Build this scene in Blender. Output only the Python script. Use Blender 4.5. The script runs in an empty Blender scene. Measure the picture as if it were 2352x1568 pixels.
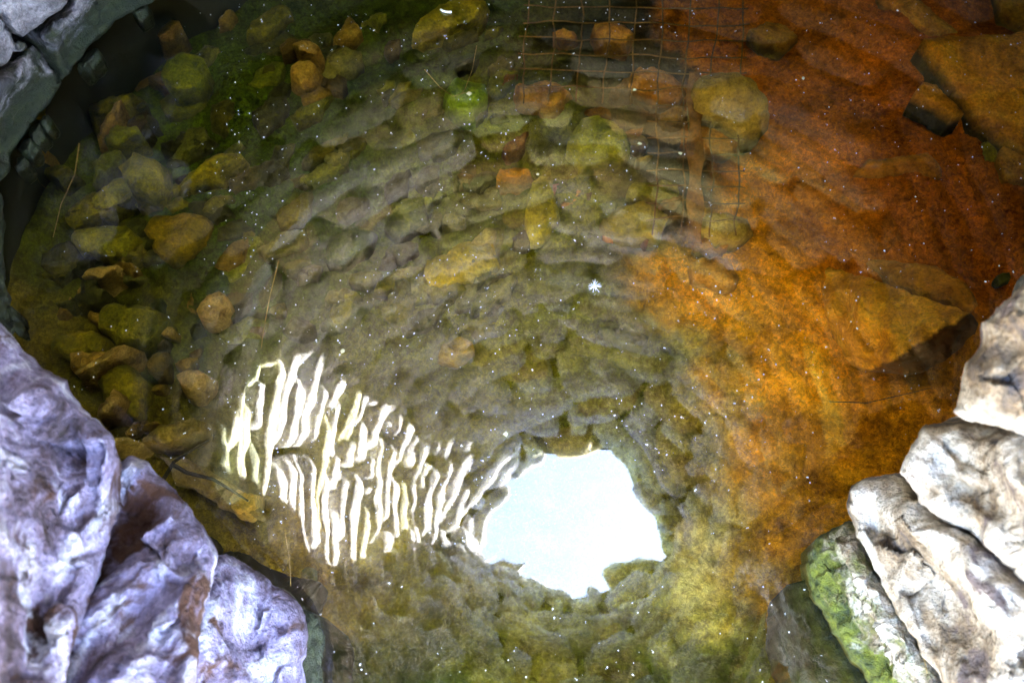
import bpy, bmesh, math, random
from mathutils import Vector, noise, Matrix
from mathutils.geometry import delaunay_2d_cdt

# ------------------------------------------------------------------ camera, light, exposure
R = math.radians
scene = bpy.context.scene
H = 1.5                       # lens height above the water
TILT = R(21.2)                # from straight down
FPX = 2352 * 35 / 36.0
cd = bpy.data.cameras.new("camera"); cam = bpy.data.objects.new("camera", cd)
scene.collection.objects.link(cam)
cam.location = (0, 0, H); cam.rotation_euler = (TILT, 0, 0)
cd.lens = 35; cd.sensor_width = 36; cd.clip_start = 0.01; cd.clip_end = 3000
cd.dof.use_dof = True; cd.dof.focus_distance = 1.62; cd.dof.aperture_fstop = 4.8
scene.camera = cam

SUN_DIR = Vector((-1.29, -0.03, -1.55)).normalized()      # the way the light travels
to_sun = -SUN_DIR
elev = math.asin(to_sun.z); azim = math.atan2(to_sun.x, to_sun.y)
world = bpy.data.worlds.new("World"); scene.world = world; world.use_nodes = True
wn = world.node_tree.nodes; wl = world.node_tree.links
sky = wn.new("ShaderNodeTexSky"); sky.sky_type = 'NISHITA'; sky.sun_disc = False
sky.sun_elevation = elev; sky.sun_rotation = azim
sky.air_density = 1.0; sky.dust_density = 1.2
bg = wn["Background"]; bg.inputs["Strength"].default_value = 0.15
wl.new(sky.outputs[0], bg.inputs[0])
sd = bpy.data.lights.new("sun", 'SUN'); sd.energy = 5.0; sd.angle = R(0.5); sd.color = (1, .96, .9)
sun = bpy.data.objects.new("sun", sd); scene.collection.objects.link(sun)
sun.rotation_euler = SUN_DIR.to_track_quat('-Z', 'Y').to_euler(); sun.location = (5, 0, 6)
scene.view_settings.view_transform = 'Standard'; scene.view_settings.look = 'None'
scene.view_settings.gamma = 1; scene.view_settings.use_curve_mapping = False
scene.view_settings.exposure = 5.5
scene.render.engine = 'CYCLES'
cy = scene.cycles
cy.max_bounces = 10; cy.diffuse_bounces = 2; cy.glossy_bounces = 4; cy.transparent_max_bounces = 12
cy.use_denoising = True; cy.sample_clamp_indirect = 12; cy.caustics_reflective = False; cy.caustics_refractive = False
scene.render.film_transparent = False

# ------------------------------------------------------------------ helpers
Fw = Vector((0, math.sin(TILT), -math.cos(TILT)))
Dn = Vector((0, -math.cos(TILT), -math.sin(TILT)))
C0 = Vector((0, 0, H))
def at(px, py, z):
    """where the sight line of a photograph point meets the level z"""
    d = Fw + Dn * ((py - 784) / FPX) + Vector((1, 0, 0)) * ((px - 1176) / FPX)
    return C0 + d * ((z - H) / d.z)
def to_px(p):
    v = Vector(p) - C0; w = v.dot(Fw)
    return 1176 + FPX * v.x / w, 784 + FPX * v.dot(Dn) / w
def fbm(p, o=4, s=1.0):
    return noise.fractal(Vector(p) * s, 1.0, 2.0, o, noise_basis='PERLIN_ORIGINAL')
col = scene.collection
def link(name, me, m, parent=None, smooth=True):
    o = bpy.data.objects.new(name, me); col.objects.link(o)
    if m: me.materials.append(m)
    if smooth:
        for p in me.polygons: p.use_smooth = True
    if parent: o.parent = parent
    return o
def tag(o, label, cat, group=None, kind=None):
    if label: o["label"] = label
    if cat: o["category"] = cat
    if group: o["group"] = group
    if kind: o["kind"] = kind
    return o
def empty(name, loc=(0, 0, 0)):
    o = bpy.data.objects.new(name, None); col.objects.link(o); o.location = loc; o.empty_display_size = .05
    return o
def setcol(me, cols, name="Col"):
    a = me.color_attributes.new(name, 'FLOAT_COLOR', 'POINT')
    flat = []
    for c in cols: flat += [c[0], c[1], c[2], 1.0]
    a.data.foreach_set("color", flat)

# ------------------------------------------------------------------ materials
def newmat(name):
    m = bpy.data.materials.new(name); m.use_nodes = True
    nt = m.node_tree; b = nt.nodes["Principled BSDF"]
    return m, nt, b
def N(nt, t, **k):
    n = nt.nodes.new(t)
    for a, v in k.items(): setattr(n, a, v)
    return n
def tex(nt, scale, detail=6, rough=.6, dist=0.0, vec=None, stretch=None, rot=None):
    n = N(nt, "ShaderNodeTexNoise"); n.inputs["Scale"].default_value = scale
    n.inputs["Detail"].default_value = detail; n.inputs["Roughness"].default_value = rough
    n.inputs["Distortion"].default_value = dist
    g = N(nt, "ShaderNodeNewGeometry"); v = g.outputs["Position"]
    if stretch:
        mp = N(nt, "ShaderNodeMapping"); mp.vector_type = 'TEXTURE'
        mp.inputs["Scale"].default_value = stretch
        if rot: mp.inputs["Rotation"].default_value = rot
        nt.links.new(v, mp.inputs[0]); v = mp.outputs[0]
    nt.links.new(v, n.inputs["Vector"])
    return n.outputs["Fac"]
def ramp(nt, fac, stops, interp='LINEAR'):
    r = N(nt, "ShaderNodeValToRGB"); r.color_ramp.interpolation = interp
    e = r.color_ramp.elements
    e[0].position, e[0].color = stops[0][0], (*stops[0][1], 1)
    e[1].position, e[1].color = stops[-1][0], (*stops[-1][1], 1)
    for p, c in stops[1:-1]:
        x = e.new(p); x.color = (*c, 1)
    nt.links.new(fac, r.inputs[0]); return r.outputs[0]
def mix(nt, f, a, b, mode='MIX'):
    n = N(nt, "ShaderNodeMix"); n.data_type = 'RGBA'; n.blend_type = mode
    for s, v in ((0, f), (6, a), (7, b)):
        if isinstance(v, (int, float)): n.inputs[s].default_value = v
        elif isinstance(v, tuple): n.inputs[s].default_value = (*v, 1)
        else: nt.links.new(v, n.inputs[s])
    return n.outputs[2]
def val(nt, op, a, b=0.0, c=None, clamp=False):
    n = N(nt, "ShaderNodeMath"); n.operation = op; n.use_clamp = clamp
    for i, v in enumerate((a, b) if c is None else (a, b, c)):
        if isinstance(v, (int, float)): n.inputs[i].default_value = v
        else: nt.links.new(v, n.inputs[i])
    return n.outputs[0]
def step(nt, v, lo, hi):
    n = N(nt, "ShaderNodeMapRange"); n.interpolation_type = 'SMOOTHSTEP'
    n.inputs[1].default_value = lo; n.inputs[2].default_value = hi
    nt.links.new(v, n.inputs[0]); return n.outputs[0]
def posz(nt):
    g = N(nt, "ShaderNodeNewGeometry"); s = N(nt, "ShaderNodeSeparateXYZ")
    nt.links.new(g.outputs["Position"], s.inputs[0]); return s.outputs[2]
def bump(nt, b, h, strength, dist):
    n = N(nt, "ShaderNodeBump"); n.inputs["Strength"].default_value = strength
    n.inputs["Distance"].default_value = dist
    nt.links.new(h, n.inputs["Height"]); nt.links.new(n.outputs[0], b.inputs["Normal"])

def rock_mat(name, stops, scale=9, moss=None, mosscol=((.010, .022, .006), (.06, .11, .006)), pits=None,
             pitcol=(.12, .05, .02), stretch=None, rot=None, fine=70, rough=.8, bumpd=.006, useattr=False, wet=True, colscale=None):
    m, nt, b = newmat(name)
    a = tex(nt, scale, 8, .65, .4, stretch=stretch, rot=rot)
    c = ramp(nt, a, stops)
    f = tex(nt, fine, 5, .7)
    c = mix(nt, .75, c, ramp(nt, f, [(.25, (.4, .4, .4)), (.5, (.95, .95, .95)), (.75, (1.4, 1.35, 1.3))]), 'MULTIPLY')
    if useattr:
        at_ = N(nt, "ShaderNodeAttribute"); at_.attribute_name = "Col"
        c = mix(nt, 1.0, c, at_.outputs[0], 'MULTIPLY')
    g2 = tex(nt, fine * 2.6, 3, .75)
    c = mix(nt, .7, c, ramp(nt, g2, [(.32, (.45, .45, .45)), (.5, (1, 1, 1)), (.68, (1.5, 1.5, 1.5))]), 'MULTIPLY')
    if pits:
        p = tex(nt, pits, 5, .6, .8, stretch=stretch, rot=rot)
        c = mix(nt, step(nt, p, .545, .63), c, pitcol)
    r = None
    if moss:
        z = posz(nt); n2 = tex(nt, 22, 6, .65, .5)
        zz = val(nt, 'ADD', z, val(nt, 'MULTIPLY', val(nt, 'SUBTRACT', n2, .5), moss[1] * 2.2))
        fac = step(nt, val(nt, 'MULTIPLY', zz, -1), -moss[1], -moss[0])
        mc = ramp(nt, tex(nt, 55, 6, .75), [(.35, mosscol[0]), (.68, mosscol[1])])
        c = mix(nt, fac, c, mc)
        if wet:
            wf = step(nt, val(nt, 'MULTIPLY', z, -1), -.045, -.01)
            r = val(nt, 'MULTIPLY_ADD', wf, -.35, rough)
            nt.links.new(r, b.inputs["Roughness"])
    nt.links.new(c, b.inputs["Base Color"])
    if r is None: b.inputs["Roughness"].default_value = rough
    b.inputs["Specular IOR Level"].default_value = .35
    hh = val(nt, 'ADD', val(nt, 'MULTIPLY', a, 1.7), val(nt, 'MULTIPLY_ADD', f, .7, val(nt, 'MULTIPLY', g2, .25)))
    bump(nt, b, hh, .9, bumpd)
    return m

LAV = [(.33, (.014, .008, .012)), (.42, (.075, .058, .095)), (.52, (.17, .155, .27)), (.64, (.42, .44, .56))]
CREAM = [(.34, (.03, .028, .036)), (.43, (.15, .105, .06)), (.52, (.33, .28, .215)), (.66, (.58, .54, .49))]
PALE = [(.30, (.03, .03, .035)), (.45, (.10, .095, .11)), (.6, (.22, .21, .24)), (.75, (.36, .35, .38))]
M = {}
M['left'] = rock_mat("lavender_limestone", LAV, 13, moss=(.0, .07), mosscol=((.002, .006, .001), (.015, .032, .004)), pits=10, pitcol=(.035, .011, .004), stretch=(1.7, .75, .9), rot=(0, 0, R(62)), bumpd=.022)
M['right'] = rock_mat("cream_limestone", CREAM, 10, moss=(.0, .035), mosscol=((.012, .025, .003), (.08, .11, .004)), pits=11, pitcol=(.10, .075, .07), stretch=(1.5, .8, .9), rot=(0, 0, R(-55)), bumpd=.022)
M['mossy'] = rock_mat("mossy_limestone", CREAM, 12, moss=(.09, .22), mosscol=((.009, .018, .001), (.11, .12, .001)), stretch=(1.2, .85, 1), rot=(0, 0, R(-55)), bumpd=.018)
M['pale'] = rock_mat("pale_wall_limestone", PALE, 18, moss=(.10, .20), mosscol=((.0015, .004, .001), (.012, .018, .002)), pits=16, pitcol=(.03, .03, .035), bumpd=.010)
M['dome'] = rock_mat("dome_limestone", [(.3, (.55, .55, .55)), (.5, (.95, .95, .95)), (.7, (1.2, 1.2, 1.2))], 16, useattr=True, stretch=(1, 1, .45), bumpd=.008, fine=60)
M['algae'] = rock_mat("algae_covered_stone", [(.30, (.07, .08, .003)), (.5, (.24, .22, .004)), (.72, (.48, .40, .008))], 14, bumpd=.012, fine=70, useattr=True)
M['ochre'] = rock_mat("ochre_silted_stone", [(.30, (.25, .075, .003)), (.5, (.52, .19, .006)), (.72, (.72, .34, .02))], 14, bumpd=.012, fine=70, useattr=True)
M['tan'] = rock_mat("tan_submerged_stone", [(.30, (.20, .13, .03)), (.5, (.45, .32, .09)), (.72, (.65, .48, .18))], 18, bumpd=.012, fine=70, useattr=True)
M['bar'] = rock_mat("rusted_iron", [(.3, (.10, .035, .004)), (.7, (.30, .12, .010))], 30, bumpd=.003)
M['rust'] = rock_mat("rusty_wire", [(.3, (.07, .03, .004)), (.7, (.22, .11, .012))], 40, bumpd=.001)
M['straw'] = rock_mat("straw", [(.3, (.25, .16, .04)), (.7, (.5, .35, .12))], 60, bumpd=.0005)
M['twig'] = rock_mat("dark_twig", [(.3, (.012, .010, .008)), (.7, (.03, .025, .02))], 60, bumpd=.001)

def bed_mat():
    m, nt, b = newmat("pool_bed_silt")
    at_ = N(nt, "ShaderNodeAttribute"); at_.attribute_name = "Col"
    n1 = tex(nt, 7, 8, .7, .6); n2 = tex(nt, 60, 6, .75, .8); n3 = tex(nt, 120, 5, .75, 1.0)
    c = mix(nt, .85, at_.outputs[0], ramp(nt, n1, [(.3, (.35, .28, .25)), (.5, (.95, .95, .95)), (.7, (1.5, 1.5, 1.4))]), 'MULTIPLY')
    c = mix(nt, .8, c, ramp(nt, n2, [(.3, (.45, .38, .3)), (.5, (.95, .95, .95)), (.7, (1.5, 1.5, 1.5))]), 'MULTIPLY')
    c = mix(nt, .75, c, ramp(nt, n3, [(.35, (.35, .3, .25)), (.5, (1, 1, 1)), (.65, (1.8, 1.8, 1.7))]), 'MULTIPLY')
    n4 = tex(nt, 420, 2, .6)
    c = mix(nt, .3, c, ramp(nt, n4, [(.38, (.5, .5, .5)), (.5, (1, 1, 1)), (.64, (1.7, 1.7, 1.6))]), 'MULTIPLY')
    nt.links.new(c, b.inputs["Base Color"]); b.inputs["Roughness"].default_value = .9
    b.inputs["Specular IOR Level"].default_value = .1
    bump(nt, b, val(nt, 'ADD', n1, val(nt, 'MULTIPLY', n2, .5)), 1, .012)
    return m
M['bed'] = bed_mat()

def water_mat():
    m = bpy.data.materials.new("clear_well_water"); m.use_nodes = True; nt = m.node_tree
    nt.nodes.remove(nt.nodes["Principled BSDF"])
    out = nt.nodes["Material Output"]
    t = N(nt, "ShaderNodeBsdfTransparent"); t.inputs[0].default_value = (.95, .94, .62, 1)
    g = N(nt, "ShaderNodeBsdfAnisotropic"); g.inputs["Roughness"].default_value = 0.0
    g.inputs[0].default_value = (1, 1, 1, 1)
    fr = N(nt, "ShaderNodeFresnel"); fr.inputs[0].default_value = 1.80
    mx = N(nt, "ShaderNodeMixShader")
    n = tex(nt, 9, 2, .5)
    bp = N(nt, "ShaderNodeBump"); bp.inputs["Strength"].default_value = 1; bp.inputs["Distance"].default_value = .0004
    nt.links.new(n, bp.inputs["Height"]); nt.links.new(bp.outputs[0], g.inputs["Normal"])
    nt.links.new(fr.outputs[0], mx.inputs[0]); nt.links.new(t.outputs[0], mx.inputs[1]); nt.links.new(g.outputs[0], mx.inputs[2])
    nt.links.new(mx.outputs[0], out.inputs[0])
    return m
M['water'] = water_mat()
def plain(name, c, rough=.8):
    m, nt, b = newmat(name)
    f = tex(nt, 30, 5, .7)
    nt.links.new(mix(nt, .6, c, ramp(nt, f, [(.3, (.5, .5, .5)), (.7, (1.3, 1.3, 1.3))]), 'MULTIPLY'), b.inputs["Base Color"])
    b.inputs["Roughness"].default_value = rough; return m
M['earth'] = plain("dry_earth", (.32, .25, .17))
M['mortar'] = plain("dark_wall_core", (.012, .014, .006))
M['speck'] = plain("white_dust", (.62, .65, .60))
M['crumb'] = plain("yellow_crumb", (.42, .40, .20))
M['under_shade'] = plain("shaded_underside", (.022, .018, .010))
M['fluff'] = plain("white_fluff", (.85, .87, .9))

# ------------------------------------------------------------------ the well
AX_Y = .765; Z0C = 2.42
def cx(z): return .15 - .0085 * z + .0205 * z * z if z > 0 else .15
def rad(z, ph):
    zz = max(z, 0)
    rx = 1.0 * (1 - .0915 * zz - .069 * zz * zz)
    ry = .9 * (1 + .066 * zz - .147 * zz * zz)
    r = 1 / math.sqrt((math.cos(ph) / rx) ** 2 + (math.sin(ph) / ry) ** 2)
    pp = math.atan2(math.sin(ph - .6), math.cos(ph - .6))
    r *= 1 + .22 * math.exp(-(pp / .45) ** 2) * max(0, 1 - zz / 1.1)
    r *= 1 - .14 * max(0, min(1, (zz - 1.9) / .5)) * (1 + .8 * math.sin(3 * ph + 1) * .5 + .5 * math.sin(5 * ph))
    near = max(0.0, -math.sin(ph)) ** 1.5
    rn = .92 if zz < 1.62 else .92 - (.92 - .245) * ((zz - 1.62) / .80) ** 1.15
    return r + (max(rn, r) - r) * near
def in_door(z, ph):
    a = math.atan2(math.sin(ph + math.pi / 2), math.cos(ph + math.pi / 2))
    return z < 1.20 and abs(a) < R(37)

def dome():
    rnd = random.Random(7)
    root = empty("stone_dome", (cx(0), AX_Y, 0))
    tag(root, "corbelled grey stone dome with a ragged round skylight, mirrored in the water", "dome")
    verts, faces, cols = [], [], []
    tints = [((.47, .44, .38), 5), ((.60, .47, .28), 5), ((.33, .37, .42), 4), ((.64, .50, .30), 3), ((.42, .31, .17), 3), ((.32, .36, .20), 3)]
    bag = [c for c, n_ in tints for _ in range(n_)]
    z = -.06
    nx, nz, ny = 9, 4, 3
    k = 0
    while z < Z0C - .02:
        hc = rnd.uniform(.055, .09) if z < 1.0 else rnd.uniform(.048, .066)
        if z + hc > Z0C - .04: hc = Z0C - z
        zc = z + hc / 2
        ph = rnd.uniform(0, 6.28); end = ph + 2 * math.pi
        off_c = rnd.uniform(-.012, .012)
        while ph < end - .03:
            rr = rad(zc, ph)
            L = rnd.choice((.13, .18, .24, .30, .38, .46)) * rnd.uniform(.8, 1.2) * (1 if z < 1.4 else (.8 if z < 2.25 else .55))
            dph = min(L / rr, end - ph)
            if end - ph - dph < .06: dph = end - ph
            pm = ph + dph / 2
            zcs = zc + .018 * math.sin(pm * 2 + k * .7)
            dg = math.degrees(pm) % 360
            boulders_here = (zc < .44 and 98 < dg < 240) or (zc < 1.0 and 192 < dg < 236)
            if not in_door(zc, pm) and not boulders_here:
                h2 = hc * (rnd.uniform(1.0, 1.12) if math.cos(pm) < -.45 else rnd.uniform(.80, .94)) / 2
                gap = rnd.uniform(.008, .02) / rr
                joff = (off_c * .5 + rnd.uniform(-.012, .012)) * (.45 if math.cos(pm) < -.45 else 1)
                if zc > Z0C - .12: joff += rnd.uniform(-.028, .028)
                tilt = rnd.uniform(-.16, .16); yaw = rnd.uniform(-.08, .08)
                dep = .24
                seed = Vector((rnd.uniform(0, 50), rnd.uniform(0, 50), rnd.uniform(0, 50)))
                rt_ = max(0, min(1, (math.cos(pm + .15) - .35) / .4)) * max(0, min(1, (1.85 - zc) / .4))   # right side painted dark rust brown to dim its reflection
                lf_ = max(0, min(1, (-math.cos(pm) - .4) / .3)) * (1 if zc > .8 else 0)                     # left side painted paler to whiten its sun patch
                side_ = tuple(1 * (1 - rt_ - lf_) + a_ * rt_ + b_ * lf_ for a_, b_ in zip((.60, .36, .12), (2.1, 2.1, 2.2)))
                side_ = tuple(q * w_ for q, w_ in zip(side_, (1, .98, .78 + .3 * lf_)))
                base = rnd.choice(bag); br = rnd.choice((.6, .8, 1.0, 1.25, 1.6)) * rnd.uniform(.85, 1.15) * (.16 + 2.2 * max(0, min(1, (zc - .6) / .7)))  # low courses painted dark to cut their reflected haze, high ones lightened
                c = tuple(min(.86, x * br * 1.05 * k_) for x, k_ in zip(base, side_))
                idx = {}
                taper0, taper1 = rnd.uniform(0, .35), rnd.uniform(0, .35)
                for i in range(nx + 1):
                    for j in range(nz + 1):
                        for l in range(ny + 1):
                            if 0 < i < nx and 0 < j < nz and 0 < l < ny: continue
                            u = i / nx * 2 - 1; v = j / nz * 2 - 1; w = l / ny
                            w2 = w ** 2
                            e = .10
                            # rounded inner edges
                            round_ = (max(0, abs(u) - .72) / .28) ** 2 * .022 + (max(0, abs(v) - .6) / .4) ** 2 * .006
                            tp = 1 - (taper0 if u < 0 else taper1) * abs(u) ** 3
                            a = pm + (dph / 2 - gap) * u * (1 - .05 * (1 - w) * abs(v) ** 3)
                            zz = zcs + h2 * v * tp + tilt * u * h2 * .8
                            r_ = rad(zc, a) + joff + dep * w2 + round_ * (1 - w) + yaw * u * L * .25 + (rad(zz, a) - rad(zc, a)) * 1.0
                            p = Vector((math.cos(a) * r_, math.sin(a) * r_, zz))
                            q = p * 1.0 + seed
                            nn = noise.noise_vector(q * 11) * .006 + noise.noise_vector(q * 36) * .004
                            if w > .8: nn *= .3
                            p += nn
                            idx[i, j, l] = len(verts)
                            verts.append((p.x + cx(zc) - cx(0), p.y, p.z))
                            vv = .85 + .3 * noise.noise(q * 9)
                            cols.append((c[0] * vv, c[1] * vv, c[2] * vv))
                def q4(a, b, c_, d): faces.append((idx[a], idx[b], idx[c_], idx[d]))
                for i in range(nx):
                    for j in range(nz):
                        q4((i, j, 0), (i, j + 1, 0), (i + 1, j + 1, 0), (i + 1, j, 0))
                        q4((i, j, ny), (i + 1, j, ny), (i + 1, j + 1, ny), (i, j + 1, ny))
                    for l in range(ny):
                        q4((i, 0, l), (i + 1, 0, l), (i + 1, 0, l + 1), (i, 0, l + 1))
                        q4((i, nz, l), (i, nz, l + 1), (i + 1, nz, l + 1), (i + 1, nz, l))
                for j in range(nz):
                    for l in range(ny):
                        q4((0, j, l), (0, j, l + 1), (0, j + 1, l + 1), (0, j + 1, l))
                        q4((nx, j, l), (nx, j + 1, l), (nx, j + 1, l + 1), (nx, j, l + 1))
            ph += dph
        z += hc; k += 1
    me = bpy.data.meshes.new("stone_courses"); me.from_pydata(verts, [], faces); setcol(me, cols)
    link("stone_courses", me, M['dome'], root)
    # core of the wall behind the stones
    verts, faces = [], []
    NP, NZ = 96, 40
    for s, off in ((0, .11), (1, .34)):
        for a in range(NP):
            for b in range(NZ + 1):
                zz = -.75 + (Z0C + .73) * b / NZ; ph = 2 * math.pi * a / NP
                r_ = rad(zz, ph) + off
                if s == 0: r_ -= .075 * max(0, min(1, (zz - 1.9) / .45))
                verts.append((math.cos(ph) * r_ + cx(zz) - cx(0), math.sin(ph) * r_, zz))
    W = NP * (NZ + 1)
    def cell(a, b):
        zz = -.75 + (Z0C + .73) * (b + .5) / NZ; ph = 2 * math.pi * (a + .5) / NP
        return not in_door(zz, ph)
    for a in range(NP):
        a2 = (a + 1) % NP
        for b in range(NZ):
            if not cell(a, b): continue
            i0, i1, i2, i3 = a * (NZ + 1) + b, a2 * (NZ + 1) + b, a2 * (NZ + 1) + b + 1, a * (NZ + 1) + b + 1
            faces.append((i0, i3, i2, i1)); faces.append((W + i0, W + i1, W + i2, W + i3))
            if b == NZ - 1: faces.append((i3, W + i3, W + i2, i2))
            elif not cell(a, b + 1): faces.append((i3, W + i3, W + i2, i2))
            if b and not cell(a, b - 1): faces.append((i0, i1, W + i1, W + i0))
            if not cell(a2, b): faces.append((i1, i2, W + i2, W + i1))
            if not cell((a - 1) % NP, b): faces.append((i0, W + i0, W + i3, i3))
    me = bpy.data.meshes.new("wall_core"); me.from_pydata(verts, [], faces)
    link("wall_core", me, M['mortar'], root)
dome()

# water
bm = bmesh.new()
bmesh.ops.create_circle(bm, cap_ends=True, segments=96, radius=1.0)
me = bpy.data.meshes.new("water"); bm.to_mesh(me)
for v in me.vertices: v.co = (v.co.x * 1.30 + cx(0), v.co.y * 1.12 + AX_Y, 0)
tag(link("water", me, M['water'], smooth=False), None, None, kind="structure")

# ground outside, a sheet with a hole for the well
vs, fs = [], []
NP = 64
for r_, z_ in ((1.58, -.75), (1.6, .02), (1.8, .06), (3, .10), (12, .15), (120, .2), (900, .2)):
    for a in range(NP):
        ph = 2 * math.pi * a / NP
        vs.append((math.cos(ph) * r_ + cx(0), math.sin(ph) * r_ + AX_Y, z_))
for k in range(6):
    for a in range(NP):
        b = (a + 1) % NP
        fs.append((k * NP + a, k * NP + b, (k + 1) * NP + b, (k + 1) * NP + a))
me = bpy.data.meshes.new("ground"); me.from_pydata(vs, [], fs)
tag(link("ground", me, M['earth']), None, None, kind="structure")

# ------------------------------------------------------------------ pool bed (colour zones of silt and algae, and a painted dark hollow)
# (px, py, reach, colour, weight)
ZN = [
 (400, 300, 200, (.09, .14, .008)), (650, 250, 180, (.06, .11, .012)), (500, 520, 170, (.05, .09, .014)), (800, 450, 170, (.05, .10, .014)), (220, 520, 120, (.14, .15, .006)),
 # green and dark rubble on the left
 (300, 200, 260, (.035, .045, .010)), (600, 100, 260, (.045, .050, .018)), (250, 450, 220, (.05, .055, .006)),
 (560, 420, 220, (.03, .040, .016)), (400, 620, 200, (.025, .028, .018)), (150, 620, 130, (.06, .045, .02)),
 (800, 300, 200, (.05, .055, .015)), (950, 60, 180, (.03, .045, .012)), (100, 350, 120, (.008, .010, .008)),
 (700, 620, 200, (.035, .05, .012)), (250, 800, 160, (.09, .07, .02)), (90, 760, 90, (.20, .14, .06)),
 (1000, 450, 200, (.07, .075, .010)), (1050, 620, 160, (.15, .13, .008)), (850, 800, 200, (.08, .075, .012)),
 (1150, 250, 150, (.10, .09, .02)), (1250, 480, 110, (.17, .15, .012)), (1100, 850, 200, (.13, .11, .012)),
 (1300, 750, 160, (.10, .09, .012)), (1000, 1000, 160, (.14, .11, .015)), (1400, 900, 130, (.07, .075, .025)),
 (1500, 850, 60, (.05, .055, .025)), (1600, 780, 60, (.16, .12, .02)), (1560, 1050, 90, (.12, .10, .02)), (1680, 950, 70, (.26, .16, .03)), (1320, 1180, 220, (.10, .08, .02)),
 (1280, 60, 130, (.035, .03, .03)), (1400, 110, 110, (.02, .018, .025)), (1530, 340, 75, (.006, .006, .010)), (1560, 400, 60, (.006, .006, .010)), (1450, 420, 70, (.008, .008, .010)), (1400, 110, 80, (.006, .006, .010)), (1300, 130, 60, (.012, .012, .012)),  # dark hollow under the mesh painted into the bed colour
 (1350, 580, 80, (.04, .045, .02)),
 # orange silt on the right
 (1750, 60, 160, (.25, .080, .004)), (1850, 350, 150, (.44, .16, .006)), (2100, 120, 200, (.25, .065, .002)),
 (2100, 420, 200, (.26, .070, .003)), (2300, 560, 200, (.23, .055, .002)), (1950, 560, 170, (.22, .052, .002)), (1780, 180, 110, (.20, .05, .003)), (1950, 250, 110, (.22, .06, .003)), (2250, 430, 90, (.16, .045, .003)),
 (1700, 640, 130, (.50, .24, .02)), (1750, 850, 150, (.50, .24, .03)), (1900, 700, 150, (.50, .22, .012)),
 (2000, 950, 200, (.34, .14, .010)), (1900, 1050, 140, (.33, .15, .012)), (1850, 1150, 120, (.42, .21, .03)),
 (1600, 700, 70, (.40, .22, .02)), (1620, 950, 90, (.16, .13, .03)), (1700, 1100, 80, (.24, .15, .04)), (2150, 1050, 150, (.26, .10, .008)),
 (1640, 420, 60, (.36, .14, .01)), (1640, 280, 60, (.36, .14, .01)),
 # tan and olive towards the near side
 (300, 1050, 120, (.16, .11, .03)), (500, 1150, 130, (.13, .09, .03)), (640, 1300, 110, (.24, .15, .05)), (760, 1400, 70, (.32, .17, .04)),
 (480, 1000, 120, (.08, .06, .02)), (600, 950, 150, (.09, .07, .02)), (800, 1150, 200, (.13, .085, .03)),
 (900, 1420, 130, (.075, .055, .018)), (1150, 1440, 140, (.050, .040, .010)), (1350, 1450, 120, (.052, .042, .012)),
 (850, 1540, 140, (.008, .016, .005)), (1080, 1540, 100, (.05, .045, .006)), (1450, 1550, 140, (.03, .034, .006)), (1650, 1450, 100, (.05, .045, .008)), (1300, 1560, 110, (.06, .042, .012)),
 (1570, 1330, 75, (.36, .27, .16)), (1500, 1380, 60, (.26, .19, .10)), (1600, 1290, 95, (.42, .31, .17)), (1680, 1330, 70, (.40, .26, .09)),
 (1560, 1520, 120, (.04, .042, .010)), (1720, 1500, 90, (.05, .05, .012)), (1800, 1350, 70, (.20, .11, .012)), (1820, 1500, 60, (.25, .09, .006)),
 (1750, 1230, 70, (.10, .07, .015)), (1850, 1250, 60, (.30, .13, .012)),
]
BED_Z = -.30
def bedz(x, y):
    px, py = to_px((x, y, BED_Z))
    n = .035 * fbm((x, y, 1.7), 4, 3.2) + .012 * fbm((x, y, 5.1), 4, 11) + .006 * fbm((x, y, 9.1), 3, 30)
    z = BED_Z + n
    if px > 1600 and py < 1150:                       # diagonal folds in the orange silt
        w = min(1, (px - 1600) / 150)
        s = (px * .55 + py * -1.0) / 95 + 1.2 * fbm((x, y, 3), 3, 2.5)
        z += w * .013 * (abs(math.sin(s)) ** .6)
    # shallower by the left wall
    z += .12 * max(0, min(1, (260 - px) / 260))
    return z
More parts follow.
